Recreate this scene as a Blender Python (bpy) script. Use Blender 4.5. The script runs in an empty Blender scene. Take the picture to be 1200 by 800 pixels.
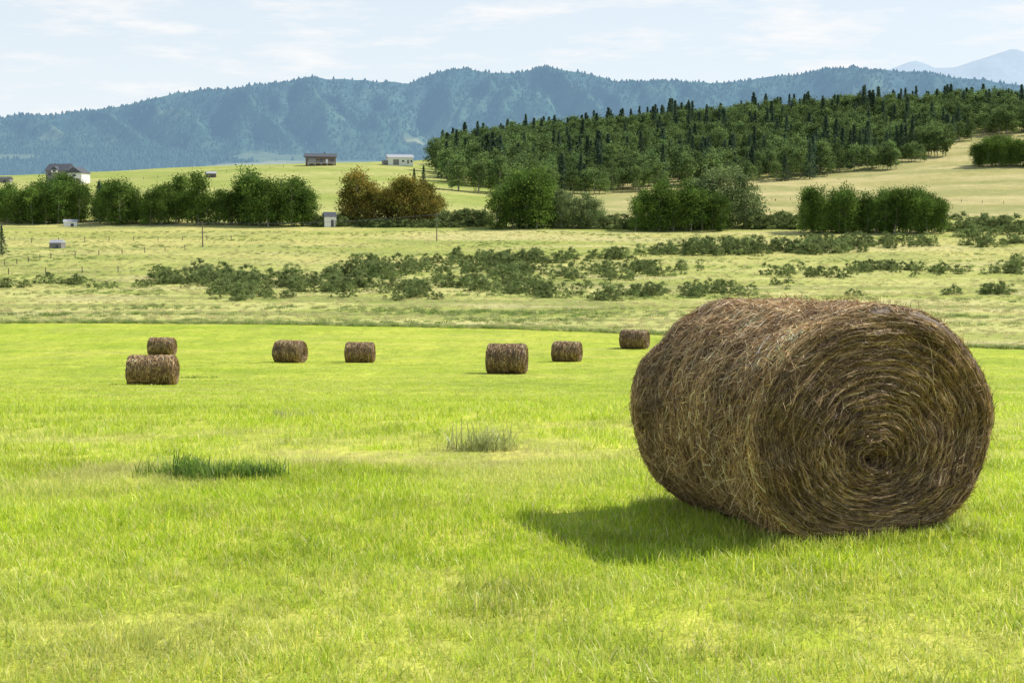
import bpy, math, numpy as np
from mathutils import Vector, Matrix
rng=np.random.default_rng(7)
S=bpy.context.scene
S.view_settings.view_transform='Standard'; S.view_settings.look='None'; S.view_settings.exposure=0
PI=math.pi
# ---------------------------------------------------------------- camera model
F=1667.0; HC=2.0; P=math.atan(130/F); cp,sp=math.cos(P),math.sin(P)
def z_from_v(v,Y): return HC+Y*np.tan(np.arctan((400-np.asarray(v,float))/F)-P)
def project(x,y,z):
    dz=z-HC; d=y*cp-dz*sp
    return 600+F*x/d, 400-F*(y*sp+dz*cp)/d
# ---------------------------------------------------------------- noise
def _h(ix,iy,seed):
    n=(ix*374761393+iy*668265263+seed*982451653)&0xffffffff
    n=((n^(n>>13))*1274126177)&0xffffffff
    return ((n^(n>>16))&0xffff)/65535.0
def vnoise(x,y,seed=0):
    x=np.asarray(x,float);y=np.asarray(y,float)
    ix=np.floor(x).astype(np.int64);iy=np.floor(y).astype(np.int64)
    fx=x-ix;fy=y-iy;fx=fx*fx*(3-2*fx);fy=fy*fy*(3-2*fy)
    a=_h(ix,iy,seed);b=_h(ix+1,iy,seed);c=_h(ix,iy+1,seed);d=_h(ix+1,iy+1,seed)
    return (a*(1-fx)+b*fx)*(1-fy)+(c*(1-fx)+d*fx)*fy
def fbm(x,y,o=4,seed=0):
    s=0;a=.5;t=0
    for i in range(o):
        s=s+a*vnoise(np.asarray(x)*2**i+17.3*i,np.asarray(y)*2**i-9.1*i,seed+i);t+=a;a*=.5
    return s/t
def sstep(a,b,x):
    t=np.clip((x-a)/(b-a),0,1);return t*t*(3-2*t)
def mx(a,b,t):
    return np.asarray(a)*(1-t[...,None])+np.asarray(b)*t[...,None]
# ---------------------------------------------------------------- terrain
US=np.array([-600,0,300,450,540,600,750,900,1050,1200,1800.])
TB=[(150,[388]*11),(200,[362]*11),(260,[335]*11),(330,[306]*11),(400,[279]*11),(450,[263]*11),
(520,[240,240,240,242,246,248,250,250,248,246,246]),
(600,[218,218,218,218,225,236,236,234,232,228,225]),
(720,[208,208,197,190,205,216,214,212,205,198,190]),
(800,[207,206,191,187,194,200,198,195,185,176,170]),
(900,[210,210,194,190,184,184,178,172,163,152,150]),
(1000,[216,216,200,195,181,171,158,142,136,131,130]),
(1100,[224,224,210,200,182,168,154,136,130,123,120]),
(1300,[235,235,232,225,215,205,190,180,175,170,170]),
(1800,[240]*11),(2500,[236]*11)]
near=[(9.3,0.0),(13,-.12),(20,-.6),(40,-2.7),(71,-5.45),(104,-7.65),(119,-8.2)]
LY=np.linspace(math.log(9.3),math.log(2500),420); YY=np.exp(LY)
UG=np.linspace(-600,1800,161)
cy=[n[0] for n in near]+[t[0] for t in TB]
ZT=np.zeros((len(YY),len(UG)))
tbu=[np.full(len(UG),n[1]) for n in near]+[z_from_v(np.interp(UG,US,t[1]),t[0]) for t in TB]
tbu=np.array(tbu)
for j in range(len(UG)): ZT[:,j]=np.interp(YY,cy,tbu[:,j])
def smooth(A,ax,s):
    k=np.exp(-.5*(np.arange(-3*s,3*s+1)/s)**2);k/=k.sum();n=3*s
    A=np.moveaxis(A,ax,0);B=np.concatenate([np.repeat(A[:1],n,0),A,np.repeat(A[-1:],n,0)])
    out=sum(k[i]*B[i:i+len(A)] for i in range(2*n+1));return np.moveaxis(out,0,ax)
ZT=smooth(smooth(ZT,0,4),1,4)
ZT-=ZT[0,0]
def zg(x,y,detail=True):
    x=np.asarray(x,float);y=np.asarray(y,float)
    ye=np.clip(y,9.3,2499); u=np.clip(600+F*x/ye,-599,1799)
    a=(np.log(ye)-LY[0])/(LY[1]-LY[0]);b=(u-UG[0])/(UG[1]-UG[0])
    i=np.clip(a.astype(int),0,len(LY)-2);j=np.clip(b.astype(int),0,len(UG)-2);fa=a-i;fb=b-j
    z=(ZT[i,j]*(1-fb)+ZT[i,j+1]*fb)*(1-fa)+(ZT[i+1,j]*(1-fb)+ZT[i+1,j+1]*fb)*fa
    if detail:
        z=z+(fbm(x/3.,y/3.,2,5)-.5)*.05+(fbm(x/18.,y/18.,3,9)-.5)*.25*sstep(14,60,y)+(fbm(x/60.,y/60.,3,19)-.5)*1.6*sstep(160,400,y)
    return z
def ground_at(u,v):
    Y=np.exp(np.linspace(math.log(6),math.log(1150),1500)); X=(u-600)/F*Y*.999
    Z=zg(X,Y); _,vv=project(X,Y,Z)
    k=np.argmax(vv<=v) if (vv<=v).any() else len(Y)-1
    return float(X[k]),float(Y[k]),float(Z[k])
# ---------------------------------------------------------------- helpers
def mk_mesh(name,V,Q,C=None,mats=(),link=True,smoothf=False,mi=None):
    V=np.asarray(V,np.float32);Q=np.asarray(Q,np.int32);me=bpy.data.meshes.new(name)
    n=Q.shape[1]
    me.vertices.add(len(V));me.vertices.foreach_set('co',V.ravel())
    me.loops.add(Q.size);me.loops.foreach_set('vertex_index',Q.ravel())
    me.polygons.add(len(Q));me.polygons.foreach_set('loop_start',np.arange(0,Q.size,n,dtype=np.int32))
    me.polygons.foreach_set('loop_total',np.full(len(Q),n,np.int32))
    me.polygons.foreach_set('use_smooth',np.full(len(Q),smoothf))
    if mi is not None: me.polygons.foreach_set('material_index',np.asarray(mi,np.int32))
    me.update(calc_edges=True)
    if C is not None:
        at=me.color_attributes.new('col','FLOAT_COLOR','POINT')
        at.data.foreach_set('color',np.concatenate([np.asarray(C,np.float32),np.ones((len(V),1),np.float32)],1).ravel())
    for m in mats: me.materials.append(m)
    o=bpy.data.objects.new(name,me)
    if link: S.collection.objects.link(o)
    return o
def grid_quads(nr,nc,wrap=False):
    r=np.arange(nr-1)[:,None];c=np.arange(nc if wrap else nc-1)[None,:];c2=(c+1)%nc
    a=r*nc+c;b=r*nc+c2;d=(r+1)*nc+c;e=(r+1)*nc+c2
    return np.stack([a,b,e,d],-1).reshape(-1,4)
def strips(Pc,Wv):
    N,K,_=Pc.shape
    V=np.stack([Pc-Wv,Pc+Wv],2).reshape(-1,3)
    b=(np.arange(N)*K*2)[:,None]+(np.arange(K-1)*2)[None,:]
    Q=np.stack([b,b+1,b+3,b+2],-1).reshape(-1,4)
    return V,Q
def nrm(a): return a/np.maximum(np.linalg.norm(a,axis=-1,keepdims=True),1e-9)
class M:
    def __init__(s,name):
        s.m=bpy.data.materials.new(name);s.m.use_nodes=True;s.t=s.m.node_tree;s.t.nodes.clear();s.out=s.n('ShaderNodeOutputMaterial')
    def n(s,t,**k):
        x=s.t.nodes.new(t)
        for a,b in k.items(): setattr(x,a,b)
        return x
    def l(s,a,b): s.t.links.new(a,b)
def mixc(m,f,a,b,mode='MIX'):
    x=m.n('ShaderNodeMix',data_type='RGBA',blend_type=mode)
    for sock,val in ((x.inputs[0],f),(x.inputs[6],a),(x.inputs[7],b)):
        if hasattr(val,'is_linked'): m.l(val,sock)
        elif isinstance(val,(int,float)): sock.default_value=val
        else: sock.default_value=(*val,1)
    return x.outputs[2]
def noise(m,scale,detail=4,rough=.6,vec=None):
    x=m.n('ShaderNodeTexNoise');x.inputs['Scale'].default_value=scale;x.inputs['Detail'].default_value=detail;x.inputs['Roughness'].default_value=rough
    if vec is not None: m.l(vec,x.inputs['Vector'])
    return x.outputs['Fac']
def mapr(m,v,a,b,c,d):
    x=m.n('ShaderNodeMapRange');m.l(v,x.inputs[0])
    for i,k in enumerate((a,b,c,d)): x.inputs[i+1].default_value=k
    return x.outputs[0]
def leafmat(name,trans=.4,vary=.35,instcol=None,rough=.6,spec=.25):
    m=M(name)
    a=m.n('ShaderNodeAttribute',attribute_name='col');c=a.outputs['Color']
    oi=m.n('ShaderNodeObjectInfo')
    f=mapr(m,oi.outputs['Random'],0,1,1-vary,1+vary)
    v=m.n('ShaderNodeVectorMath',operation='SCALE');m.l(c,v.inputs[0]);m.l(f,v.inputs[3]);c=v.outputs[0]
    if instcol:
        ia=m.n('ShaderNodeAttribute',attribute_name='dry',attribute_type='INSTANCER')
        c=mixc(m,ia.outputs['Fac'],c,instcol)
        tv=m.n('ShaderNodeAttribute',attribute_name='tone',attribute_type='INSTANCER')
        v2=m.n('ShaderNodeVectorMath',operation='SCALE');m.l(c,v2.inputs[0]);m.l(tv.outputs['Fac'],v2.inputs[3]);c=v2.outputs[0]
    if spec>0:
        d=m.n('ShaderNodeBsdfPrincipled');d.inputs['Roughness'].default_value=rough;d.inputs['Specular IOR Level'].default_value=spec;m.l(c,d.inputs['Base Color'])
    else:
        d=m.n('ShaderNodeBsdfDiffuse');m.l(c,d.inputs['Color'])
    t=m.n('ShaderNodeBsdfTranslucent');m.l(c,t.inputs['Color'])
    x=m.n('ShaderNodeMixShader');x.inputs[0].default_value=trans;m.l(d.outputs[0],x.inputs[1]);m.l(t.outputs[0],x.inputs[2])
    m.l(x.outputs[0],m.out.inputs[0]);return m.m
def plain(name,col,rough=.8,nscale=3.,amt=.25,bump=0):
    m=M(name);tc=m.n('ShaderNodeTexCoord');f=noise(m,nscale,5,.65,tc.outputs['Object'])
    c=mixc(m,mapr(m,f,.3,.7,0,1),[k*(1-amt) for k in col],[min(1,k*(1+amt)) for k in col])
    d=m.n('ShaderNodeBsdfPrincipled');d.inputs['Roughness'].default_value=rough;m.l(c,d.inputs['Base Color'])
    if bump:
        b=m.n('ShaderNodeBump');b.inputs['Strength'].default_value=bump;m.l(f,b.inputs['Height']);m.l(b.outputs[0],d.inputs['Normal'])
    m.l(d.outputs[0],m.out.inputs[0]);return m.m
# ---------------------------------------------------------------- GN scatter
def scatter(name,pts,rots,scls,idx,templates,extra=None):
    pts=np.asarray(pts,np.float32)
    me=bpy.data.meshes.new(name);me.vertices.add(len(pts));me.vertices.foreach_set('co',pts.ravel())
    def fa(n,t,key,arr):
        a=me.attributes.new(n,t,'POINT');a.data.foreach_set(key,np.asarray(arr).ravel())
    fa('rot','FLOAT_VECTOR','vector',np.asarray(rots,np.float32));fa('scl','FLOAT_VECTOR','vector',np.asarray(scls,np.float32));fa('idx','INT','value',np.asarray(idx,np.int32))
    for k,v in (extra or {}).items(): fa(k,'FLOAT','value',np.asarray(v,np.float32))
    o=bpy.data.objects.new(name,me);S.collection.objects.link(o)
    cn='lib_'+templates[0].name
    col=bpy.data.collections.get(cn)
    if col is None:
        col=bpy.data.collections.new(cn)
        for t in templates: col.objects.link(t)
    ng=bpy.data.node_groups.get('scatter_'+cn)
    if ng is None:
        ng=bpy.data.node_groups.new('scatter_'+cn,'GeometryNodeTree')
        ng.interface.new_socket('Geometry',in_out='INPUT',socket_type='NodeSocketGeometry')
        ng.interface.new_socket('Geometry',in_out='OUTPUT',socket_type='NodeSocketGeometry')
        gi=ng.nodes.new('NodeGroupInput');go=ng.nodes.new('NodeGroupOutput')
        ip=ng.nodes.new('GeometryNodeInstanceOnPoints');ci=ng.nodes.new('GeometryNodeCollectionInfo')
        ci.inputs['Collection'].default_value=col;ci.inputs['Separate Children'].default_value=True;ci.inputs['Reset Children'].default_value=True
        ip.inputs['Pick Instance'].default_value=True
        def na(n,t):
            x=ng.nodes.new('GeometryNodeInputNamedAttribute');x.data_type=t;x.inputs['Name'].default_value=n
            return [q for q in x.outputs if q.enabled][0]
        L=ng.links.new
        L(gi.outputs[0],ip.inputs['Points']);L(ci.outputs[0],ip.inputs['Instance'])
        L(na('rot','FLOAT_VECTOR'),ip.inputs['Rotation']);L(na('scl','FLOAT_VECTOR'),ip.inputs['Scale']);L(na('idx','INT'),ip.inputs['Instance Index'])
        L(ip.outputs[0],go.inputs[0])
    md=o.modifiers.new('scatter','NODES');md.node_group=ng
    return o
def rz(n):
    r=np.zeros((n,3));r[:,2]=rng.uniform(0,2*PI,n);return r
# ---------------------------------------------------------------- field zones
ex=np.array([-400,-59,-29,0,20,44,300.]);ey=np.array([175,166,163,153,140,123,60.])
def edgeY(x): return np.interp(x,ex,ey)+(fbm(x/14.,x*0,2,3)-.5)*3
def dryness(x,y):
    n=fbm(x/1.6,y/1.1,4,31);band=np.exp(-((y-14.6-.9*np.sin(x*.35))/2.6)**2)*(.35+.65*sstep(-1,2,3-x*.25))
    b2=fbm(x/9.,y/2.4,3,77)
    d=band*sstep(.35,.62,n)*.75+sstep(.55,.75,b2)*.2+sstep(.60,.78,n)*.15
    return np.clip(d,0,1)
def groundcol(x,y):
    n1=fbm(x/7.,y/4.,4,11);n2=fbm(x/40.,y/12.,4,12);n3=fbm(x/90.,y/25.,4,13)
    fld=mx((.37,.48,.045),(.51,.56,.085),sstep(.3,.7,.5*n1+.5*n2))
    fld=mx(fld,(.29,.39,.05),.4*sstep(.53,.7,fbm(x/2.,y/14.+x/9,3,91)))
    stripe=.5+.5*np.sin(2*PI*(y*.97+x*.24)/7.5+1.5*fbm(x/30.,y/30.,2,92))
    fld=mx(fld,(.30,.42,.05),.28*sstep(.55,.95,stripe)*sstep(20,45,y))
    fld=mx(fld,(.60,.53,.20),dryness(x,y)*.8)
    soil=mx((.36,.44,.04),(.54,.54,.12),sstep(.35,.65,fbm(x/.5,y/.5,4,51)))
    fld=mx(soil,fld,sstep(8,30,y)*.8+.2)
    m=mx((.38,.42,.11),(.54,.54,.20),sstep(.35,.65,.6*n2+.4*n1))
    m=mx(m,(.22,.27,.07),.65*sstep(.56,.66,fbm(x/30.,y/9.,4,14)))
    m=mx(m,(.60,.54,.28),.6*sstep(.58,.72,fbm(x/22.,y/6.,4,15)))
    past=mx((.38,.42,.11),(.53,.51,.18),sstep(.35,.65,n3))
    past=mx(past,(.58,.53,.27),.6*sstep(.52,.7,fbm(x/70.,y/10.,4,16)))
    past=mx(past,(.28,.35,.10),.55*sstep(.56,.70,fbm(x/30.,y/12.,4,26)))
    u=600+F*x/np.maximum(y,5)
    gold=mx((.42,.39,.16),(.53,.47,.23),sstep(.3,.7,fbm(x/60,y/20.,4,17)))
    gold=mx(gold,(.30,.32,.12),.65*sstep(.50,.66,fbm(x/40.,y/15.,4,27)))
    green=mx((.33,.39,.10),(.46,.47,.17),sstep(.3,.7,fbm(x/50.,y/25.,4,18)))
    up=mx(green,gold,sstep(560,760,u))
    e=edgeY(x)
    c=mx(fld,m,sstep(-1.2,1.2,y-e))
    c=mx(c,past,sstep(300,345,y+20*(n2-.5)))
    c=mx(c,up,sstep(455,500,y))
    c=mx(c,(.07,.10,.07),sstep(1150,1500,y))
    return c
ys=np.concatenate([np.linspace(-60,4,24),np.exp(np.linspace(math.log(5),math.log(1500),700)),np.exp(np.linspace(math.log(1560),math.log(14000),24))])
ts=np.linspace(-1,1,461);ts=np.sign(ts)*np.abs(ts)**1.25*.75
YG,TG=np.meshgrid(ys,ts,indexing='ij');XG=TG*(np.maximum(YG,0)+45)
ZG=zg(XG,YG)
GC=groundcol(XG.ravel(),YG.ravel())
g=M('meadow_ground')
geo=g.n('ShaderNodeNewGeometry');pos=geo.outputs['Position']
a=g.n('ShaderNodeAttribute',attribute_name='col')
mp=g.n('ShaderNodeMapping');mp.inputs['Scale'].default_value=(1,.6,1);g.l(pos,mp.inputs[0])
n1=noise(g,9,6,.75,mp.outputs[0]);n2=noise(g,1.3,6,.7,mp.outputs[0]);n3=noise(g,.16,8,.7,mp.outputs[0])
c=mixc(g,1,a.outputs['Color'],mixc(g,mapr(g,n1,.3,.7,0,1),(.64,.64,.62),(1.28,1.28,1.28)),'MULTIPLY')
c=mixc(g,1,c,mixc(g,mapr(g,n2,.3,.7,0,1),(.76,.80,.73),(1.2,1.17,1.2)),'MULTIPLY')
c=mixc(g,1,c,mixc(g,mapr(g,n3,.35,.65,0,1),(.84,.88,.80),(1.13,1.09,1.1)),'MULTIPLY')
d=g.n('ShaderNodeBsdfPrincipled');d.inputs['Roughness'].default_value=.95;d.inputs['Specular IOR Level'].default_value=.1
g.l(c,d.inputs['Base Color'])
b=g.n('ShaderNodeBump');b.inputs['Strength'].default_value=.6;b.inputs['Distance'].default_value=.12;g.l(n2,b.inputs['Height'])
b2=g.n('ShaderNodeBump');b2.inputs['Strength'].default_value=.5;b2.inputs['Distance'].default_value=.8;g.l(n3,b2.inputs['Height']);g.l(b.outputs[0],b2.inputs['Normal'])
g.l(b2.outputs[0],d.inputs['Normal']);g.l(d.outputs[0],g.out.inputs[0])
mk_mesh('ground',np.stack([XG,YG,ZG],-1).reshape(-1,3),grid_quads(len(ys),len(ts)),GC,[g.m],smoothf=True)
# ---------------------------------------------------------------- grass tufts
def make_tuft(name,nb,R,h0,h1,w,cols,mat,lean=.5,K=4):
    r=R*np.sqrt(rng.uniform(0,1,nb));th=rng.uniform(0,2*PI,nb)
    base=np.stack([r*np.cos(th),r*np.sin(th),np.full(nb,-.01)],-1)
    h=rng.uniform(h0,h1,nb);az=rng.uniform(0,2*PI,nb);ln=rng.uniform(.05,lean,nb)
    s=np.linspace(0,1,K)[None,:,None]
    dirv=np.stack([np.cos(az),np.sin(az),np.zeros(nb)],-1)[:,None,:]
    Pc=base[:,None,:]+dirv*(h*ln)[:,None,None]*s**1.8+np.array([0,0,1])*h[:,None,None]*(s-.25*ln[:,None,None]*s**2)
    az2=az+PI/2+rng.normal(0,.6,nb);wv=np.stack([np.cos(az2),np.sin(az2),np.zeros(nb)],-1)[:,None,:]
    W=wv*(w*rng.uniform(.6,1.3,nb))[:,None,None]*(1-.88*s**1.6)
    V,Q=strips(Pc,W)
    ci=cols[rng.integers(0,len(cols),nb)]*rng.uniform(.75,1.15,(nb,1))
    C=np.repeat(np.clip(ci,0,.88),K*2,0)
    return mk_mesh(name,V,Q,C,[mat],link=False)
gm=leafmat('grass_blade',.5,.12,instcol=(.78,.70,.36),spec=.4,rough=.4)
gcol=np.array([(.50,.68,.035),(.62,.78,.04),(.72,.84,.06),(.56,.74,.04),(.80,.86,.12),(.36,.54,.035),(.84,.78,.34),(.48,.66,.04)])
tufts=[make_tuft(f'grass_tuft_{i}',15,.10,.03,.10,.0036,gcol,gm,1.1) for i in range(8)]
def dens_sample(n,y0,y1,pw):
    q=2-pw;u=rng.uniform(0,1,n);y=((y0**q)+(y1**q-y0**q)*u)**(1/q)
    x=rng.uniform(-1,1,n)*(.37*y+1.8);return x,y
BA=math.radians(23); BW,BH,BL=1.93,1.59,1.55
BX=2.35-.5*BL*math.sin(BA);BY=9.12+.5*BL*math.cos(BA)
def in_bale(x,y,m=0):
    dx=x-BX;dy=y-BY;lx=dx*math.cos(BA)+dy*math.sin(BA);ly=-dx*math.sin(BA)+dy*math.cos(BA)
    return (np.abs(lx)<BW*.34+m)&(np.abs(ly)<BL/2+m)
x1,y1=dens_sample(21000,4.6,13,0.2);x2,y2=dens_sample(50000,13,165,1.5)
x=np.r_[x1,x2];y=np.r_[y1,y2]
k=(~in_bale(x,y,-.02))&(y<edgeY(x)+1);x=x[k];y=y[k]
dr=dryness(x,y);n=len(x)
sc=(.45+1.0*fbm(x/.55,y/.55,3,61))*rng.uniform(.7,1.3,n)
sc*=1-.25*np.clip(dr,0,1)
wide=np.clip((y/13)**.55,1,3.2)
scl=np.stack([np.maximum(sc,.8)*wide,np.maximum(sc,.8)*wide,sc*np.clip(wide,1,1.15)*(1-.4*sstep(12,50,y))],-1)
tone=(.90+.25*fbm(x/5.,y/3.,3,71))*rng.uniform(.88,1.12,n)
tone*=1-.18*sstep(.5,.7,fbm(x/.8,y/.6,3,72))
tone*=1-.12*sstep(20,60,y)
scatter('grass',np.stack([x,y,zg(x,y)],-1),rz(n),scl,rng.integers(0,8,n),tufts,{'dry':np.clip(dr+rng.normal(0,.1,n),0,1),'tone':tone})
n=1000;ang=rng.uniform(0,2*PI,n)
lx=np.clip(np.cos(ang)*1.6,-1,1)*(BW*.34+rng.uniform(-.03,.16,n));ly=np.clip(np.sin(ang)*1.6,-1,1)*(BL/2+rng.uniform(.0,.12,n))
x=BX+lx*math.cos(BA)-ly*math.sin(BA);y=BY+lx*math.sin(BA)+ly*math.cos(BA)
sc=rng.uniform(.8,1.5,n)
scatter('long_grass',np.stack([x,y,zg(x,y)],-1),rz(n),np.stack([sc]*3,-1),rng.integers(0,8,n),tufts,{'dry':rng.uniform(0,.35,n),'tone':np.full(n,.95)})
wcol=np.array([(.14,.27,.035),(.19,.34,.04),(.10,.21,.03),(.25,.38,.06)])
wt=[make_tuft(f'weed_tuft_{i}',34,.09,.06,.2,.005,wcol,gm,.9) for i in range(4)]
def clump(name,u,v,w,dd,n,s,dry=0.):
    X,Y,Z=ground_at(u,v);xx=X+rng.normal(0,w/2.3,n);yy=Y+rng.normal(0,dd/2.3,n);s_=rng.uniform(.6,1.2,n)*s
    scatter(name,np.stack([xx,yy,zg(xx,yy)],-1),rz(n),np.stack([s_]*3,-1),rng.integers(0,4,n),wt,{'dry':np.full(n,dry),'tone':np.ones(n)})
clump('weed_patch',238,560,.42,.16,26,1.,.05);clump('weed_patch',298,560,.22,.12,12,1.,.05);clump('weed_patch',217,557,.15,.1,7,1.15)
clump('tall_weed',562,528,.2,.16,8,1.7,.45);clump('tall_weed',330,489,.3,.3,5,1.2,.4);clump('weed_patch',228,443,1.2,.6,14,1.1)
n=5200;x=rng.uniform(-95,75,n);y=edgeY(x)+rng.normal(0,.6,n)+.4
s_=rng.uniform(1.3,3.0,n)
scatter('grass_bank',np.stack([x,y,zg(x,y)],-1),rz(n),np.stack([s_*1.5,s_*1.5,s_],-1),rng.integers(0,4,n),wt,{'dry':np.clip(rng.normal(.3,.2,n),0,1),'tone':rng.uniform(.8,1.4,n)})
n=17000;y=rng.uniform(112,420,n);x=rng.uniform(-1,1,n)*(.37*y+12);k=(y>edgeY(x)+2);x=x[k];y=y[k];n=len(x)
q=fbm(x/25.,y/8.,4,14);s_=rng.uniform(1.0,3.0,n)*(.5+q)
scatter('meadow_grass',np.stack([x,y,zg(x,y)],-1),rz(n),np.stack([s_*2.2,s_*2.2,s_*.9],-1),rng.integers(0,4,n),wt,{'dry':np.clip(.8-.6*sstep(.5,.66,q)+rng.normal(0,.14,n),0,1),'tone':rng.uniform(.7,1.05,n)})
# ---------------------------------------------------------------- hay bales
hm=M('hay');a=hm.n('ShaderNodeAttribute',attribute_name='col')
tc=hm.n('ShaderNodeTexCoord');nn=noise(hm,16,6,.7,tc.outputs['Object']);n4=noise(hm,2.6,4,.6,tc.outputs['Object'])
c=mixc(hm,1,a.outputs['Color'],mixc(hm,mapr(hm,nn,.3,.7,0,1),(.6,.58,.56),(1.35,1.33,1.3)),'MULTIPLY')
c=mixc(hm,1,c,mixc(hm,mapr(hm,n4,.35,.65,0,1),(.72,.69,.66),(1.25,1.25,1.25)),'MULTIPLY')
d=hm.n('ShaderNodeBsdfPrincipled');d.inputs['Roughness'].default_value=.55;d.inputs['Specular IOR Level'].default_value=.4;hm.l(c,d.inputs['Base Color'])
bb=hm.n('ShaderNodeBump');bb.inputs['Distance'].default_value=.02;bb.inputs['Strength'].default_value=.6;hm.l(nn,bb.inputs['Height']);hm.l(bb.outputs[0],d.inputs['Normal'])
hm.l(d.outputs[0],hm.out.inputs[0])
def bale(name,W,H,L,X,Y,ang,nstr,nth=200,sw=.0024,sag=.12,length=1.,seed=0,liftk=1.,facefrac=.4,big=False):
    Z=float(zg(X,Y))-.03
    def edge(th):
        c=np.cos(th);s=np.sin(th)
        ex_=np.sign(c)*np.abs(c)**.99*W/2;ez=np.sign(s)*np.abs(s)**.98*H/2
        ez=np.where(ez<-.44*H,-.44*H-(-.44*H-ez)*.4,ez)
        ex_=ex_*(1+.035*(-ez/(H/2)))
        lump=1+.012*np.sin(3*th+seed)+.008*np.sin(7*th+1.7*seed)+.012*(fbm(2.5*np.cos(th)+7,2.5*np.sin(th)+7,3,seed+90)-.5)
        return ex_*lump,ez*lump
    def pos(th,r,y):
        e_x,e_z=edge(th);cz=-sag*H*(1-r)
        return np.stack([e_x*r-.03*W*(1-r),y,e_z*r+cz],-1)
    cr=.055
    pr=[(r,-L/2) for r in np.linspace(0.004,1-cr,90)]+[(1-cr+cr*math.sin(q),-L/2+cr*W/2*(1-math.cos(q))) for q in np.linspace(.2,PI/2,7)]
    pr+=[(1,y) for y in np.linspace(-L/2+cr*W/2+.02,L/2-cr*W/2-.02,46)]
    pr+=[(1-cr+cr*math.cos(q),L/2-cr*W/2*(1-math.sin(q))) for q in np.linspace(0,PI/2,7)]+[(r,L/2) for r in np.linspace(1-cr-.03,.004,20)]
    pr=np.array(pr);th=np.linspace(0,2*PI,nth,endpoint=False)
    R,TH=np.meshgrid(pr[:,0],th,indexing='ij');YA=np.repeat(pr[:,1][:,None],nth,1)
    face=sstep(1.0,.88,R)
    def facedisp(r,t):
        wob=.9*fbm(3*np.cos(t)+9,3*np.sin(t)+r*4,2,seed+3)
        ring=np.sin(2*PI*(r*17+t/(2*PI)+wob))+.6*np.sin(2*PI*(r*41+t/(2*PI)*2+1.7*wob))
        return .02+.03*(1-r**2)-.09*np.exp(-(r/.07)**2)+.011*ring+.07*(fbm(r*12,3*np.cos(t)+20+2*np.sin(t),3,seed+5)-.5)+.08*(fbm(4*r*np.cos(t)+8,4*r*np.sin(t)+8,3,seed+6)-.5)
    def siderad(y,t):
        return 1+.075*(fbm(y*9+30,2*np.cos(t)+10+np.sin(t),3,seed+8)-.5)+.07*(fbm(y*3+30,3*np.cos(t)+10+2*np.sin(t),3,seed+9)-.5)
    fd=facedisp(R,TH)*face*np.where(YA<0,-1,1)
    V=pos(TH,R*np.where(R>.92,siderad(YA,TH),1),YA+fd)
    V=V.reshape(-1,3);Q=grid_quads(len(pr),nth,True)[:,::-1]
    C=np.tile(np.array([(.10,.062,.03)]),(len(V),1))
    allV=[V];allQ=[Q];allC=[C];off=len(V)
    pal=np.array([(.26,.165,.075),(.38,.25,.12),(.52,.37,.19),(.68,.51,.28),(.13,.08,.037),(.31,.20,.095),(.44,.31,.155),(.80,.66,.42)])
    pw=np.array([.19,.2,.16,.10,.13,.11,.07,.04])
    K=5;s=np.linspace(-1,1,K)[None,:]
    n=int(nstr*(1-facefrac));y=rng.uniform(-L/2+.02,L/2-.02,n)[:,None];t0=rng.uniform(0,2*PI,n)[:,None]
    ln=rng.gamma(2.2,.024,n)[:,None]*length;sl=rng.normal(0,.34,n)[:,None]
    sl=np.where(rng.uniform(0,1,(n,1))<.22,rng.normal(0,1.3,(n,1)),sl)
    cv=rng.normal(0,.014,(n,1))
    T=t0+s*ln*np.cos(sl)/(W/2);Yc=np.clip(y+s*ln*np.sin(sl)+cv*s*s,-L/2-.015,L/2+.015)
    lift=(rng.uniform(-.004,.020,n)[:,None]+(rng.uniform(0,1,(n,1))<.12)*(np.clip(s,0,1)**2)*rng.uniform(.01,.07,(n,1)))*liftk
    edgef=sstep(0,.06,L/2-np.abs(Yc));rr=siderad(Yc,T)*(1-.05*(1-edgef)**2)+lift/(W/2)
    Pc=pos(T,rr,Yc)
    tan=nrm(np.gradient(Pc,axis=1));outv=nrm(Pc*np.array([1,0,1]));wv=np.cross(tan,outv)
    tw=rng.normal(0,.7,(n,1,1));wv=nrm(wv*np.cos(tw)+outv*np.sin(tw))
    W_=wv*(sw*rng.uniform(.5,1.5,(n,1,1)))*(1-.6*np.abs(s[...,None])**3)
    V,Q=strips(Pc,W_)
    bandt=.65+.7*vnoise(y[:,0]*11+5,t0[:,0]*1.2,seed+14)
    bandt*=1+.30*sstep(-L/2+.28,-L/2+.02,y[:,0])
    toplit=np.clip(sstep(.25,.95,np.sin(t0[:,0])),0,1)  # sunlit top of the bale painted into the strand colour
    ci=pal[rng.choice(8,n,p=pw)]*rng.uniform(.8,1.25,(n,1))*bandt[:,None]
    ci=ci*(1+toplit[:,None]*np.array([.38,.40,.45]))
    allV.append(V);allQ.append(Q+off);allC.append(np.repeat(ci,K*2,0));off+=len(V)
    n=int(nstr*facefrac);r0=np.sqrt(rng.uniform(.0005,1,n))[:,None];t0=rng.uniform(0,2*PI,n)[:,None]
    ln=rng.gamma(2.2,.03,n)[:,None]*length*(.4+.6*r0);sl=rng.normal(.05,.15,n)[:,None]
    sl=np.where(rng.uniform(0,1,(n,1))<.13,rng.normal(0,.9,(n,1)),sl)
    T=t0+np.clip(s*ln*np.cos(sl)/(np.maximum(r0,.05)*W/2),-1.6,1.6);Rr=np.clip(r0+s*ln*np.sin(sl)/(W/2),.0,.99)
    side=np.where(rng.uniform(0,1,(n,1))<.88,-1,1)
    lift=(rng.uniform(-.004,.018,n)[:,None]+(rng.uniform(0,1,(n,1))<.09)*np.clip(s,0,1)**2*rng.uniform(.01,.06,(n,1)))*liftk
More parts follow.
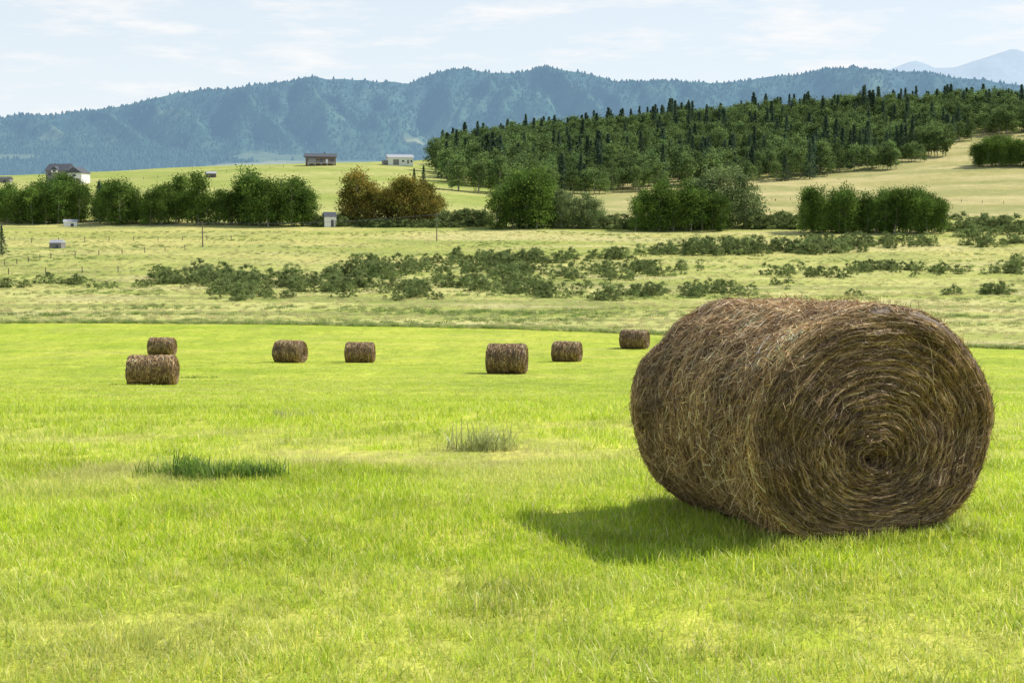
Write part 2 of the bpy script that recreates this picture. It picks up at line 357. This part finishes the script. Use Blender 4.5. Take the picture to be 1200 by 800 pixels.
    corner=cr*W/2*np.clip((Rr-(1-cr))/cr,0,1)**2
    Pc=pos(T,Rr,side*(L/2+facedisp(Rr,T)*sstep(1.,.88,Rr)+lift-corner))
    tan=nrm(np.gradient(Pc,axis=1));outv=np.zeros_like(Pc);outv[...,1]=1
    wv=np.cross(tan,outv);tw=rng.normal(0,.8,(n,1,1));wv=nrm(wv*np.cos(tw)+outv*np.sin(tw))
    W_=wv*(sw*rng.uniform(.5,1.4,(n,1,1)))*(1-.6*np.abs(s[...,None])**3)
    V,Q=strips(Pc,W_)
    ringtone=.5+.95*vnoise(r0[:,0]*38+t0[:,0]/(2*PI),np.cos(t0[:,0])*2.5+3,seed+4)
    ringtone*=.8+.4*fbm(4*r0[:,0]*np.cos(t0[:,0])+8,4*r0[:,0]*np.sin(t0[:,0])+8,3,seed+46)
    ringtone*=.80+.45*sstep(.88,.98,r0[:,0])  # face shade put into the strand colour, rim kept lighter
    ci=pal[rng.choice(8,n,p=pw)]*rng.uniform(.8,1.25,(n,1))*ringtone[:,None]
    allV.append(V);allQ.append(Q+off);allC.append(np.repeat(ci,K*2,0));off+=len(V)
    n=int(nstr*.045);t0=rng.uniform(0,2*PI,n);sd=np.where(rng.uniform(0,1,n)<.75,-1,1)
    p0=pos(t0,np.full(n,.985),sd*(L/2-.03)*rng.uniform(.05,1,n)**.25)
    dv=nrm(p0*np.array([1,0,1])*.5+rng.normal(0,.55,(n,3))+np.stack([-np.sin(t0),0*t0,np.cos(t0)],-1)*rng.choice([-1,1],n)[:,None]*.8)
    s2=np.linspace(0,1,K)[None,:,None];l2=(rng.gamma(2,.034,n)+.02)[:,None,None]*length
    Pc=p0[:,None,:]+dv[:,None,:]*l2*s2+np.array([0,0,-1])*l2*.6*s2**2
    wv=nrm(np.cross(dv,rng.normal(0,1,(n,3))))[:,None,:]*sw*.65*(1-.5*s2)
    V,Q=strips(Pc,wv);ci=pal[rng.choice(8,n,p=pw)]*1.35
    allV.append(V);allQ.append(Q+off);allC.append(np.repeat(ci,K*2,0))
    V=np.concatenate(allV)
    o=mk_mesh(name,V,np.concatenate(allQ),np.clip(np.concatenate(allC),0,.85),[hm.m],smoothf=True)
    o.location=(X,Y,Z+H*.475);o.rotation_euler=(0,0,ang)
    return o
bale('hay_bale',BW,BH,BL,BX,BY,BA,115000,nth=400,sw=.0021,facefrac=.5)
for i,(u,v,wp,hp,an) in enumerate([(172.5,451,62,37,78),(186,417,33,22,70),(337,425,38,27,62),(420,425,37,25,80),(594,438.5,51,37,80),(665,424,36,25,74),(745,409,35,23,70)]):
    X,Y,Z=ground_at(u,v);H=hp*Y/F;Lb=wp*Y/F*.86
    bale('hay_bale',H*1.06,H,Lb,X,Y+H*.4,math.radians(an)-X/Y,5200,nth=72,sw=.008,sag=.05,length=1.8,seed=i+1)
# ---------------------------------------------------------------- trees
bark=plain('aspen_bark',(.30,.28,.22),.9,4,.4,.4);bark2=plain('spruce_bark',(.10,.075,.05),.95,5,.4,.4)
def tube(pts,rad,ns=6):
    pts=np.array(pts,float);V=[];t=nrm(np.gradient(pts,axis=0))
    a=nrm(np.cross(t,np.array([.3,.9,.1])));b=np.cross(t,a)
    th=np.linspace(0,2*PI,ns,endpoint=False)
    for i in range(len(pts)): V.append(pts[i]+rad[i]*(np.cos(th)[:,None]*a[i]+np.sin(th)[:,None]*b[i]))
    return np.concatenate(V),grid_quads(len(pts),ns,True)
def leafquads(P_,size,flat=.0):
    n=len(P_);nv=nrm(rng.normal(0,1,(n,3))+np.array([0,0,flat]));a=nrm(np.cross(nv,rng.normal(0,1,(n,3))));b=np.cross(nv,a)
    s=size*rng.uniform(.6,1.4,(n,1));a=a*s;b=b*s*.7
    V=np.stack([P_-a,P_-b*.9,P_+a,P_+b*.9],1).reshape(-1,3);return V,np.arange(4*n).reshape(-1,4)
def broadleaf(name,h,cw,cb,nl,nclump,cols,mat,leaf=.2,trunk=True,dome=False):
    off=0;Vs=[];Qs=[];Cs=[];MI=[]
    def add(V,Q,C,mi):
        nonlocal off
        Vs.append(V);Qs.append(Q+off);Cs.append(C);MI.append(np.full(len(Q),mi));off+=len(V)
    cc=[]
    for i in range(nclump):
        zt=rng.uniform(0,1)**(.85 if not dome else 1.1);z=h*(cb+(1-cb)*zt*.93)
        prof=math.sin(PI*min(1,.16+.80*zt))**.7 if not dome else math.sqrt(max(.02,1-zt**2))
        r=cw*prof*math.sqrt(rng.uniform(.15,1));t=rng.uniform(0,2*PI)
        cc.append((r*math.cos(t),r*math.sin(t),z))
    cc=np.array(cc)
    if trunk:
        tp=[(0.02*h*math.sin(q*3),.015*h*math.cos(q*4),h*.9*q) for q in np.linspace(0,1,7)]
        V,Q=tube(tp,np.linspace(.018*h,.003*h,7));add(V,Q,np.ones((len(V),3)),1)
        for c0 in cc[rng.permutation(nclump)[:14]]:
            z0=max(.15*h,c0[2]-h*.16);p0=np.array([0,0,z0]);m_=(p0+c0)/2+np.array([0,0,-.02*h])
            V,Q=tube([p0,m_,c0],[.007*h,.004*h,.002*h],4);add(V,Q,np.ones((len(V),3)),1)
    per=nl//nclump
    for c0 in cc:
        sr=h*rng.uniform(.045,.10);p_=c0+rng.normal(0,1,(per,3))*np.array([sr,sr,sr*.75])
        p_[:,2]=np.maximum(p_[:,2],.02*h)
        V,Q=leafquads(p_,leaf,.6)
        base=cols[rng.integers(len(cols))]*rng.uniform(.7,1.3)
        hh=rng.uniform(.75,1.3,per)
        add(V,Q,np.repeat(base*hh[:,None],4,0),0)
    return mk_mesh(name,np.concatenate(Vs),np.concatenate(Qs),np.concatenate(Cs),[mat,bark],link=False,mi=np.concatenate(MI))
def conifer(name,h,rw,nl,cols,mat):
    Vs=[];Qs=[];Cs=[];MI=[];off=0
    V,Q=tube([(0,0,q*h*.97) for q in np.linspace(0,1,5)],np.linspace(.014*h,.002*h,5));Vs.append(V);Qs.append(Q);Cs.append(np.ones((len(V),3)));MI.append(np.full(len(Q),1));off=len(V)
    nbr=100;per=nl//nbr
    for i in range(nbr):
        q=((i+rng.uniform())/nbr)**1.15;z=h*(.08+.9*q);L_=rw*(1-q)**.95*rng.uniform(.5,1.3)+.012*h;t=i*2.4+rng.normal(0,.3)
        s=rng.uniform(.1,1,per);p_=np.stack([L_*s*math.cos(t),L_*s*math.sin(t),z-L_*.35*s+.1*L_*s*s],-1)+rng.normal(0,.011*h,(per,3))
        V,Q=leafquads(p_,.018*h,1.);Vs.append(V);Qs.append(Q+off);off+=len(V);MI.append(np.zeros(len(Q)))
        Cs.append(np.repeat(cols[rng.integers(len(cols))]*rng.uniform(.7,1.25,(per,1)),4,0))
    return mk_mesh(name,np.concatenate(Vs),np.concatenate(Qs),np.concatenate(Cs),[mat,bark2],link=False,mi=np.concatenate(MI))
lm=leafmat('foliage',.35,.3,spec=0)
ac=np.array([(.11,.185,.04),(.14,.22,.045),(.175,.26,.055),(.085,.15,.035)])
aspen=[broadleaf(f'aspen_tpl_{i}',12,rng.uniform(1.9,2.7),rng.uniform(.04,.12),3400,46,ac,lm,.21) for i in range(6)]
fc=np.array([(.135,.205,.07),(.17,.245,.08),(.21,.285,.09),(.11,.17,.065)])  # slight distance haze put into these bluer leaf greens
fasp=[broadleaf(f'forest_aspen_tpl_{i}',14,rng.uniform(2.6,3.8),rng.uniform(.15,.3),1300,30,fc,lm,.38) for i in range(5)]
sc_=np.array([(.090,.14,.085),(.11,.165,.09),(.07,.12,.08)])
spr=[conifer(f'spruce_tpl_{i}',18,rng.uniform(3.2,4.6),1600,sc_,lm) for i in range(4)]
bc=np.array([(.19,.25,.09),(.23,.285,.11),(.27,.32,.13),(.14,.19,.07)])
bush=[broadleaf(f'bush_tpl_{i}',3,rng.uniform(1.8,2.4),.02,1200,26,bc,lm,.13,False,True) for i in range(6)]
oc=np.array([(.26,.22,.05),(.21,.21,.05),(.16,.18,.04),(.30,.24,.06)])
olive=[broadleaf(f'autumn_tpl_{i}',9,3.0,.05,3000,40,oc,lm,.18) for i in range(3)]
gc_=np.array([(.21,.27,.11),(.17,.23,.09),(.24,.30,.13)])
willow=[broadleaf(f'willow_tpl_{i}',9,3.2,.03,3000,44,gc_,lm,.17) for i in range(3)]
KIND={'aspen':(aspen,12),'bush':(bush,3),'olive':(olive,9),'willow':(willow,9),'forest':(fasp,14),'spruce':(spr,18)}
def grove(name,kind,u0,u1,base,top,dens=1.,depth=14,prof=None,wide=1.):
    T,h0=KIND[kind];xa,Ya,_=ground_at(u0,base);xb,Yb,_=ground_at(u1,base)
    wid=abs(xb-xa);hpx=base-top;hm_=hpx*(Ya+Yb)/2/F
    n=max(3,int(dens*wid/(hm_*.33)*2))
    f=(np.arange(n)+rng.uniform(0,1,n))/n;dd=rng.uniform(0,1,n)**1.3*depth
    if kind!='bush': f=.04+.92*f
    x=xa+(xb-xa)*f;y=Ya+(Yb-Ya)*f+dd
    x=x*y/(y-dd)
    H=hm_*rng.uniform(.64,1.08,n)*(.85+.25*np.sin(f*PI)**.5)
    if prof is not None: H=H*np.interp(f,np.linspace(0,1,len(prof)),prof)
    s=H/h0
    scatter(name,np.stack([x,y,zg(x,y)-.15],-1),rz(n),np.stack([s*wide,s*wide,s],-1),rng.integers(0,len(T),n),T)
grove('aspen_grove','aspen',-60,110,263,212,2.0,22,[.85,1,.75,.95,1,.85],1.1)
grove('aspen_grove','aspen',108,180,264,215,1.8,16,[.7,1,.8,.7],1.1)
grove('aspen_grove','aspen',166,250,264,206,1.9,12,[.7,.8,1,1.05],1.05)
grove('aspen_grove','aspen',248,372,266,209,1.9,14,[.75,.95,1.05,.9,.95,.75],1.05)
grove('autumn_tree','olive',404,440,263,208,1.4,8)
grove('autumn_tree','olive',432,522,265,214,1.4,12,[.9,1,1,.8])
grove('shrub_row','bush',508,572,266,247,1.4,10)
grove('aspen_grove','aspen',574,656,269,206,1.9,14,[.7,.95,1.08,.8],1.05)
grove('willow_clump','willow',648,708,268,222,1.4,10,[1,.95,.7])
grove('aspen_grove','aspen',740,850,271,219,1.9,12,[.85,1,1,1],1.05)
grove('willow_clump','willow',800,886,268,204,1.4,14,[.9,1,1,.85])
grove('shrub_row','bush',705,748,269,254,1.3,8);grove('shrub_row','bush',878,938,269,251,1.4,10)
grove('aspen_grove','aspen',933,1113,274,222,2.6,10,[1,1,.96,.93,1,.95,1],.9)
grove('shrub_row','bush',1105,1225,272,254,.8,12);grove('shrub_row','bush',368,408,266,253,1.2,8)
grove('shrub_row','bush',420,560,267,257,.7,8);grove('shrub_row','bush',1120,1240,276,264,.3,8)
grove('aspen_grove','aspen',1132,1240,197,164,1.9,14)
grove('aspen_grove','forest',1015,1050,199,174,1.3,8);grove('aspen_grove','forest',1052,1082,190,170,1.,8);grove('aspen_grove','forest',1075,1110,184,152,1.3,8)
for (u,b_,t_) in [(3,300,264),(118,262,212),(497,225,194),(486,228,197),(412,255,205),(62,262,216)]:
    X,Y,Z=ground_at(u,b_);s=(b_-t_)*Y/F/18
    scatter('spruce_tree',[(X,Y,Z-.1)],[(0,0,rng.uniform(0,6))],[(s,s,s)],[rng.integers(0,4)],spr)
n=9000;y=rng.uniform(560,1130,n);x=rng.uniform(-80,620,n)
z=zg(x,y);u,v=project(x,y,z)
vb=np.interp(u,[505,520,600,700,800,870,950,1040,1085,1130,1160,1250,1900],[200,238,233,228,218,214,209,195,178,168,160,158,158])
k=(u>522+8*rng.normal(0,1,n))&(v<vb+rng.normal(0,1.5,n))&((y>600))
gap=fbm(x/60.,y/45.,3,88);k&=(gap<.70)
x,y,z,u,v=x[k],y[k],z[k],u[k],v[k]
key=set();keep=[]
for i in range(len(x)):
    q=(int(x[i]//6.5),int(y[i]//7.5))
    if q in key: continue
    key.add(q);keep.append(i)
x,y,z,u,v=x[keep],y[keep],z[keep],u[keep],v[keep]
patch=fbm(x/40.,y/40.,3,99);pc=sstep(.48,.68,patch)*.5+.02+.2*sstep(900,1010,y)
con=rng.uniform(0,1,len(x))<pc
hv=.7+.6*fbm(x/30.,y/30.,3,98)
for nm,mk,(T,h0),a_,b_ in (('spruce_forest',con,KIND['spruce'],10,23),('aspen_forest',~con,KIND['forest'],10,17)):
    n=mk.sum();H=rng.uniform(a_,b_,n)*hv[mk];s=H/h0
    scatter(nm,np.stack([x[mk],y[mk],z[mk]-.3],-1),rz(n),np.stack([s*rng.uniform(.9,1.35,n)]*2+[s],-1),rng.integers(0,len(T),n),T)
B=[(30,336,60,3,26,11),(150,337,35,2,8,9),(250,330,60,5,46,15),(330,338,90,7,75,16),(430,345,80,4,36,13),(400,322,80,5,40,14),(520,311,110,5,70,13),(640,306,90,4,46,12),(560,335,70,6,40,14),(640,322,90,5,60,12),
(660,345,70,5,46,13),(800,345,70,3,36,13),(720,316,60,4,26,12),(850,297,40,4,26,16),(930,293,90,4,60,14),(1060,288,90,3,46,12),(1180,285,50,3,26,11),(940,322,30,3,14,12),(1040,318,80,3,34,11),(1150,318,60,3,20,10),
(1105,346,14,2,5,13),(1150,345,22,2,10,13),(1000,346,14,1.5,4,9),(195,362,8,1,2,8),(325,349,14,1,4,10),(1195,312,12,2,5,14),(880,338,60,4,18,9),(780,300,60,4,26,11),(700,352,20,1.5,8,10),(810,316,14,2,5,12)]
xs=[];ss=[]
for (uc,vc,su,sv,n,hp) in B:
    nc_=max(2,n//3);cu=uc+rng.uniform(-1,1,nc_)*su;cv_=vc+rng.normal(0,.7,nc_)*sv
    for q in range(int(n*1.45)):
        j=rng.integers(nc_)
        X,Y,Z=ground_at(cu[j]+rng.normal(0,11),cv_[j]+rng.normal(0,.9));xs.append((X,Y,Z-.1));ss.append(hp*rng.uniform(.35,1.15)*Y/F/3)
n=len(xs);ss=np.array(ss)
scatter('willow_bushes',xs,rz(n),np.stack([ss*rng.uniform(.8,1.4,n),ss*1.0,ss*1.1],-1),rng.integers(0,6,n),bush)
# ---------------------------------------------------------------- hills
ru=[-700,-200,0,60,110,160,210,290,330,370,430,480,510,545,600,645,680,720,760,800,830,880,960,1000,1060,1110,1150,1200,1400,1900]
rv=[150,140,137,135,131,120,107,103,98,89,94,97,84,81,87,79,86,98,96,94,97,93,84,80,83,89,94,100,107,122]
def hazy(name,air,fac):
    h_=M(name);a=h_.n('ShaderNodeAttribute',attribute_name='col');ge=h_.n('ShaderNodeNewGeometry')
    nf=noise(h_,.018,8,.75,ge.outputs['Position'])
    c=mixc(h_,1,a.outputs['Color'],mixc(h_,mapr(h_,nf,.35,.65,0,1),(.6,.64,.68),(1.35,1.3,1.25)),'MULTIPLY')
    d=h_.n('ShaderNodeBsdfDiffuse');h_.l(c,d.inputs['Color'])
    e=h_.n('ShaderNodeEmission');e.inputs[0].default_value=(*air,1)  # airlight haze painted in as a constant glow over the surface colour
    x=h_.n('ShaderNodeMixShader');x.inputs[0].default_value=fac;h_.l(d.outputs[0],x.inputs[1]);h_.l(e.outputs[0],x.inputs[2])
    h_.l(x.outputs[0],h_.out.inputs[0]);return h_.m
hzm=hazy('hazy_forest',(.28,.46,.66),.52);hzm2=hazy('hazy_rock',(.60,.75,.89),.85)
def hillmesh(name,y0,yf,yr,ridge,fl0,fl1,mat,ny,nx,spur=.55,seed=0,colf=None,back=1500):
    us=np.linspace(-500,1700,nx);Ys=np.concatenate([np.linspace(y0,yr,ny),np.linspace(yr+60,yr+back,14)])
    U,YM=np.meshgrid(us,Ys,indexing='ij');U=U.T;YM=YM.T
    YM=YM+ (fbm(U/140.,U*0+2,3,seed+1)-.5)*500*sstep(y0,yr,YM)
    X=(U-600)/F*YM
    zr=z_from_v(np.interp(U,*ridge),yr)+ (fbm(U/30.,U*0,2,seed+2)-.5)*18
    vf=np.interp(YM,[y0,yf,yr],[fl0,fl1,fl1-6]);zf=z_from_v(vf,YM)
    zf=np.where(YM>yr,z_from_v(fl1-6,yr),zf)
    foot=yf+(fbm(U/110.,U*0+7,3,seed+3)-.5)*1300
    s=np.clip((YM-foot)/(yr-foot),0,1)
    w=fbm(U/75.+.0007*YM,YM/2600.,3,seed+5);rd=1-np.abs(2*w-1)*2.6;rd=np.clip(rd,-.2,1)
    w2=fbm(U/30.-.0005*YM,YM/1400.,3,seed+6);rd2=1-np.abs(2*w2-1)*2.
    amp=s*(1-s)*4
    h=s**1.1+ amp*spur*.33*(rd-.6)+amp*.10*(rd2-.5)
    z=zf+(zr-zf)*np.clip(h,-.02,1.03)
    bk=np.clip((YM-yr)/back,0,1)*(YM>yr);z=z-bk*(zr*.9)
    z=z+(fbm(X/120.,YM/120.,2,seed+8)-.5)*8*sstep(0,.3,s)
    V=np.stack([X,YM,z],-1)
    C=colf(X,YM,s,U,rd)
    return mk_mesh(name,V.reshape(-1,3),grid_quads(*U.shape),C.reshape(-1,3),[mat],smoothf=True),(U,YM,V,s,C)
def hc(X,Y,s,U,rd):
    n=fbm(X/260.,Y/260.,4,301)
    c=mx((.045,.105,.075),(.08,.145,.095),sstep(.35,.65,n))
    c=mx(c,(.085,.155,.17),sstep(.2,1,s)*.7)  # distance haze baked in as a bluer colour upslope
    cl=sstep(.56,.62,fbm(X/520.,Y/450.,4,302))*sstep(.25,.05,s)
    c=mx(c,(.48,.48,.26),cl*.8)
    c=mx(c,(.12,.21,.15),.6*sstep(.5,.7,fbm(X/500.,Y/200.,4,303)))
    c=mx(c,(.30,.36,.20),.45*sstep(.62,.68,fbm(X/240.,Y/500.,3,305))*sstep(.7,.3,s))
    return c
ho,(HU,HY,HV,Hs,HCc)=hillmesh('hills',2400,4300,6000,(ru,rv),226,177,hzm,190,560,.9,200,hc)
r2u=[-700,950,1010,1040,1065,1090,1110,1140,1180,1200,1240,1300,1900];r2v=[170,120,92,80,70,80,79,70,57,62,52,75,60]
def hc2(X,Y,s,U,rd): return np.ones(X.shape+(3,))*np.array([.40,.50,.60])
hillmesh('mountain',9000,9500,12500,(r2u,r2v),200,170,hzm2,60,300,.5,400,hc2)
def cone(name,h,r,col):
    V=[];Q=[]
    ns=5
    for k_,(z0,z1,rr) in enumerate([(.05,.5,1),(.3,.78,.75),(.6,1.,.45)]):
        b0=len(V)
        for i in range(ns): V.append((r*rr*math.cos(i*2*PI/ns+k_),r*rr*math.sin(i*2*PI/ns+k_),h*z0))
        V.append((0,0,h*z1))
        for i in range(ns): Q.append((b0+i,b0+(i+1)%ns,b0+ns))
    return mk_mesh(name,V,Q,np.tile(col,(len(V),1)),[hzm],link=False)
cones=[cone(f'hill_conifer_{i}',15,5.5,c_) for i,c_ in enumerate([(.05,.105,.08),(.07,.135,.10),(.09,.16,.12)])]
fl=HV.reshape(-1,3);cf=HCc.reshape(-1,3)
n=52000
ii=rng.integers(0,len(fl),n);p_=fl[ii]+rng.normal(0,1,(n,3))*np.array([8,8,0]);kk=(cf[ii,0]<.15)&(fl[ii,1]<6300)
p_=p_[kk];n=len(p_);s_=rng.uniform(.4,1.1,n)
scatter('hill_forest',p_-np.array([0,0,3]),rz(n),np.stack([s_*1.4,s_*1.4,s_],-1),rng.integers(0,3,n),cones)
# ---------------------------------------------------------------- buildings
def box(V,Q,c,sz):
    b0=len(V);x,y,z=c;a,b,c_=sz[0]/2,sz[1]/2,sz[2]/2
    for dz in (-c_,c_):
        for dx,dy in ((-a,-b),(a,-b),(a,b),(-a,b)): V.append((x+dx,y+dy,z+dz))
    for f in ((0,3,2,1),(4,5,6,7),(0,1,5,4),(1,2,6,5),(2,3,7,6),(3,0,4,7)): Q.append(tuple(b0+i for i in f))
def part(name,boxes,mat,parent):
    V=[];Q=[]
    for c,s in boxes: box(V,Q,c,s)
    o=mk_mesh(name,V,Q,None,[mat]);o.parent=parent;return o
def gable(name,c,w,d_,rise,mat,parent,along='x',th=.25):
    x,y,z=c;a,b=w/2,d_/2
    if along=='x': pts=[(-a,-b,0),(a,-b,0),(a,b,0),(-a,b,0),(-a,0,rise),(a,0,rise)]
    else: pts=[(a,-b,0),(a,b,0),(-a,b,0),(-a,-b,0),(0,-b,rise),(0,b,rise)]
    V=[(x+p[0],y+p[1],z+p[2]) for p in pts]
    me=bpy.data.meshes.new(name);me.from_pydata(V,[],[(0,1,5,4),(2,3,4,5),(0,4,3),(1,2,5),(0,3,2,1)]);me.materials.append(mat)
    o=bpy.data.objects.new(name,me);S.collection.objects.link(o);o.parent=parent;return o
mw=plain('white_siding',(.78,.78,.76),.7,2,.05);mg=plain('grey_siding',(.22,.21,.21),.7,2,.15);mb=plain('brown_siding',(.16,.12,.09),.7,2,.15)
mr=plain('dark_shingles',(.08,.09,.11),.8,6,.3);mgl=plain('window_glass',(.04,.05,.07),.15,1,.1);mrl=plain('metal_roof',(.42,.44,.47),.4,2,.1)
mwood=plain('weathered_wood',(.17,.14,.11),.9,6,.35,.3)
def emp(name,u,v,rot=0):
    X,Y,Z=ground_at(u,v);e=bpy.data.objects.new(name,None);S.collection.objects.link(e);e.location=(X,Y,Z-.4);e.rotation_euler=(0,0,rot);return e,Y/F
e,px=emp('farmhouse',80,215,math.radians(-12))
part('walls',[((-2.5,0,2.6),(10,8,6.2))],mg,e);part('garage_wing',[((6.2,-.5,2.1),(7,7.5,5.2))],mw,e);part('deck',[((-8.3,-1,1.4),(1.6,6,.25)),((-8.9,-3.8,.7),(.2,.2,1.4)),((-8.9,1.8,.7),(.2,.2,1.4))],mw,e)
gable('roof',(-2.5,0,5.7),11,9.2,3.2,mr,e);gable('garage_roof',(6.2,-.5,4.7),8,8.5,2.6,mr,e,'y')
gable('dormer_roof',(-2.8,-3.0,6.0),3.6,4,1.7,mr,e,'y');part('dormer',[((-2.8,-3.2,5.5),(3,3.4,1.2))],mw,e)
part('windows',[((-5.5,-4.02,1.6),(1.6,.1,1.5)),((-1.,-4.02,1.6),(2.2,.1,1.7)),((-5.5,-4.02,4.3),(1.4,.1,1.2)),((0.6,-4.02,4.3),(1.4,.1,1.2)),((-2.8,-4.93,5.5),(1.5,.1,.8)),((6.2,-4.27,3.7),(1.5,.1,1))],mgl,e)
part('garage_door',[((5.0,-4.27,1.0),(2.6,.08,2.3)),((8.1,-4.27,1.),(2.0,.08,2.3))],mb,e);part('chimney',[((-5.5,1,8),(.9,.9,2.2))],mb,e)
e,px=emp('ranch_house',377,194,math.radians(10))
part('walls',[((0,0,2.2),(15,8,4.6))],mb,e);gable('roof',(0,0,4.5),16.4,9.6,1.9,mr,e);part('deck',[((0,-5.2,1.2),(14,2.2,.2))]+[((q,-6.1,.6),(.2,.2,1.1)) for q in (-6.5,-3,0,3,6.5)]+[((0,-6.2,2.1),(14,.08,.1))],mw,e)
part('windows',[((q,-4.02,2.6),(1.7,.1,1.4)) for q in (-5.8,-2.8,.4,5.6)],mgl,e);part('door',[((3,-4.03,2.3),(1,.08,2))],mw,e);part('chimney',[((2,.8,6.3),(.8,.8,1.6))],mg,e)
part('dark_gable_wing',[((-4.5,-4.2,2.),(4,.3,3.6))],mg,e)
e,px=emp('white_barn',469,194,math.radians(14))
part('walls',[((0,0,2.2),(13,8,4.4))],mw,e);gable('roof',(0,0,4.4),14,9,1.7,mrl,e);part('lean_to',[((-7.6,1,1.5),(2.2,6,3.))],mg,e)
part('doors',[((-2.5,-4.03,1.9),(3,.08,2.8)),((3.8,-4.03,2.2),(1,.08,1.9))],mg,e);part('windows',[((1.2,-4.03,2.5),(1.1,.08,.9)),((5.6,-4.03,2.5),(.9,.08,.9))],mgl,e)
def shed(name,u,v,w,h,wall,roof,rot=0.):
    e,px=emp(name,u,v,rot);w=w*px;h=h*px
    part('walls',[((0,0,h*.35+.2),(w,w*.7,h*.7))],wall,e);gable('roof',(0,0,h*.7+.2),w*1.08,w*.8,h*.35,roof,e)
    part('door',[((w*.15,-w*.35-.03,h*.3),(w*.22,.06,h*.5))],mr,e)
shed('shed',249,208,12,7,mb,mrl,.2);shed('shed',387,266,14,17,mw,mr,.3);shed('shed',84,265,15,8,mw,mrl,.2);shed('shed',68,291,15,10,mg,mrl,-.2);shed('shed',8,214,16,7,mg,mr,0)
def pole(u,v,top):
    X,Y,Z=ground_at(u,v);h=(v-top)*Y/F
    e=bpy.data.objects.new('utility_pole',None);S.collection.objects.link(e);e.location=(X,Y,Z)
    V,Q=tube([(0,0,-.3),(0,0,h/2),(0,0,h)],[.17,.15,.12],8);o=mk_mesh('post',V,Q,None,[mwood],smoothf=True);o.parent=e
    part('crossarm',[((0,-.18,h-.6),(2.2,.12,.14))],mwood,e);part('insulators',[((q,-.18,h-.45),(.1,.1,.16)) for q in (-.95,0,.95)],mgl,e)
    return (X,Y,Z+h-.4)
pp=[pole(-60,292,262),pole(238,290,260),pole(512,283,250),pole(410,232,205),pole(10,243,214)]
V=[];Q=[];off=0
for a_,b_ in ((0,1),(1,2)):
    for o_ in (-.95,.95):
        s=np.linspace(0,1,14);A=np.array(pp[a_])+[o_,-.18,0];Bv=np.array(pp[b_])+[o_,-.18,0]
        pt=A+(Bv-A)*s[:,None];pt[:,2]-=4*1.0*s*(1-s);v_,q_=tube(pt,[.02]*14,4);V.append(v_);Q.append(q_+off);off+=len(v_)
mk_mesh('power_line',np.concatenate(V),np.concatenate(Q),None,[mr])
def fence(pts,step=5.,h=1.25):
    V=[];Q=[]
    W=[ground_at(*p) for p in pts];W=[w[:2] for w in W];tops=[]
    for (xa,ya),(xb,yb) in zip(W[:-1],W[1:]):
        n=max(2,int(math.hypot(xb-xa,yb-ya)/step))
        for i in range(n):
            x=xa+(xb-xa)*i/n;y=ya+(yb-ya)*i/n;z=float(zg(x,y));hh=h*rng.uniform(.9,1.1);box(V,Q,(x,y,z+hh/2-.1),(.16,.16,hh+.2));tops.append((x,y,z))
    e=bpy.data.objects.new('wire_fence',None);S.collection.objects.link(e)
    o=mk_mesh('posts',V,Q,None,[mwood]);o.parent=e
    for hz in (.5,.8,1.1):
        v_,q_=tube([(t[0],t[1]-.09,t[2]+hz) for t in tops],[.012]*len(tops),4);o=mk_mesh('wire',v_,q_,None,[mwood]);o.parent=e
fence([(-40,318),(60,303),(170,296),(240,292)]);fence([(-60,289),(100,283),(300,281)],6);fence([(10,322),(180,318)],6);fence([(860,236),(1010,232),(1200,240)],8);fence([(100,216),(250,203),(350,196)],8)
# ---------------------------------------------------------------- light, sky
EL=math.radians(47);AZ=math.radians(70)
sd=Vector((math.sin(AZ)*math.cos(EL),math.cos(AZ)*math.cos(EL),math.sin(EL)))
L=bpy.data.lights.new('sun','SUN');L.energy=5.0;L.angle=math.radians(.5);L.color=(1,.93,.81)
lo=bpy.data.objects.new('sun',L);S.collection.objects.link(lo);lo.rotation_euler=sd.to_track_quat('Z','Y').to_euler()
w=bpy.data.worlds.new('World');S.world=w;w.use_nodes=True;t=w.node_tree;t.nodes.clear()
class WM(M):
    def __init__(s): s.t=t;s.m=w
m=WM();out=m.n('ShaderNodeOutputWorld');bg=m.n('ShaderNodeBackground');bg.inputs[1].default_value=.15
sky=m.n('ShaderNodeTexSky',sky_type='NISHITA');sky.sun_disc=False;sky.sun_elevation=EL;sky.sun_rotation=AZ;sky.altitude=1100;sky.air_density=1.;sky.dust_density=1.5;sky.ozone_density=1.5
tcw=m.n('ShaderNodeTexCoord');mpw=m.n('ShaderNodeMapping');mpw.inputs['Scale'].default_value=(7,7,38);m.l(tcw.outputs['Generated'],mpw.inputs[0])
cn=noise(m,1.8,8,.62,mpw.outputs[0]);cf_=mapr(m,cn,.50,.68,0,.85)
sepz=m.n('ShaderNodeSeparateXYZ');m.l(tcw.outputs['Generated'],sepz.inputs[0])
hz=mapr(m,sepz.outputs[2],0,.6,1.0,.1)
c=mixc(m,hz,sky.outputs[0],(5.75,6.2,6.5));c=mixc(m,cf_,c,(6.6,6.6,6.6))
m.l(c,bg.inputs[0]);m.l(bg.outputs[0],out.inputs[0])
# ---------------------------------------------------------------- camera
cd=bpy.data.cameras.new('camera');cd.sensor_width=36;cd.lens=F/1200*36;cd.clip_end=40000;cd.clip_start=.1
co=bpy.data.objects.new('camera',cd);S.collection.objects.link(co);co.location=(0,0,HC);co.rotation_euler=(PI/2-P,0,0);S.camera=co
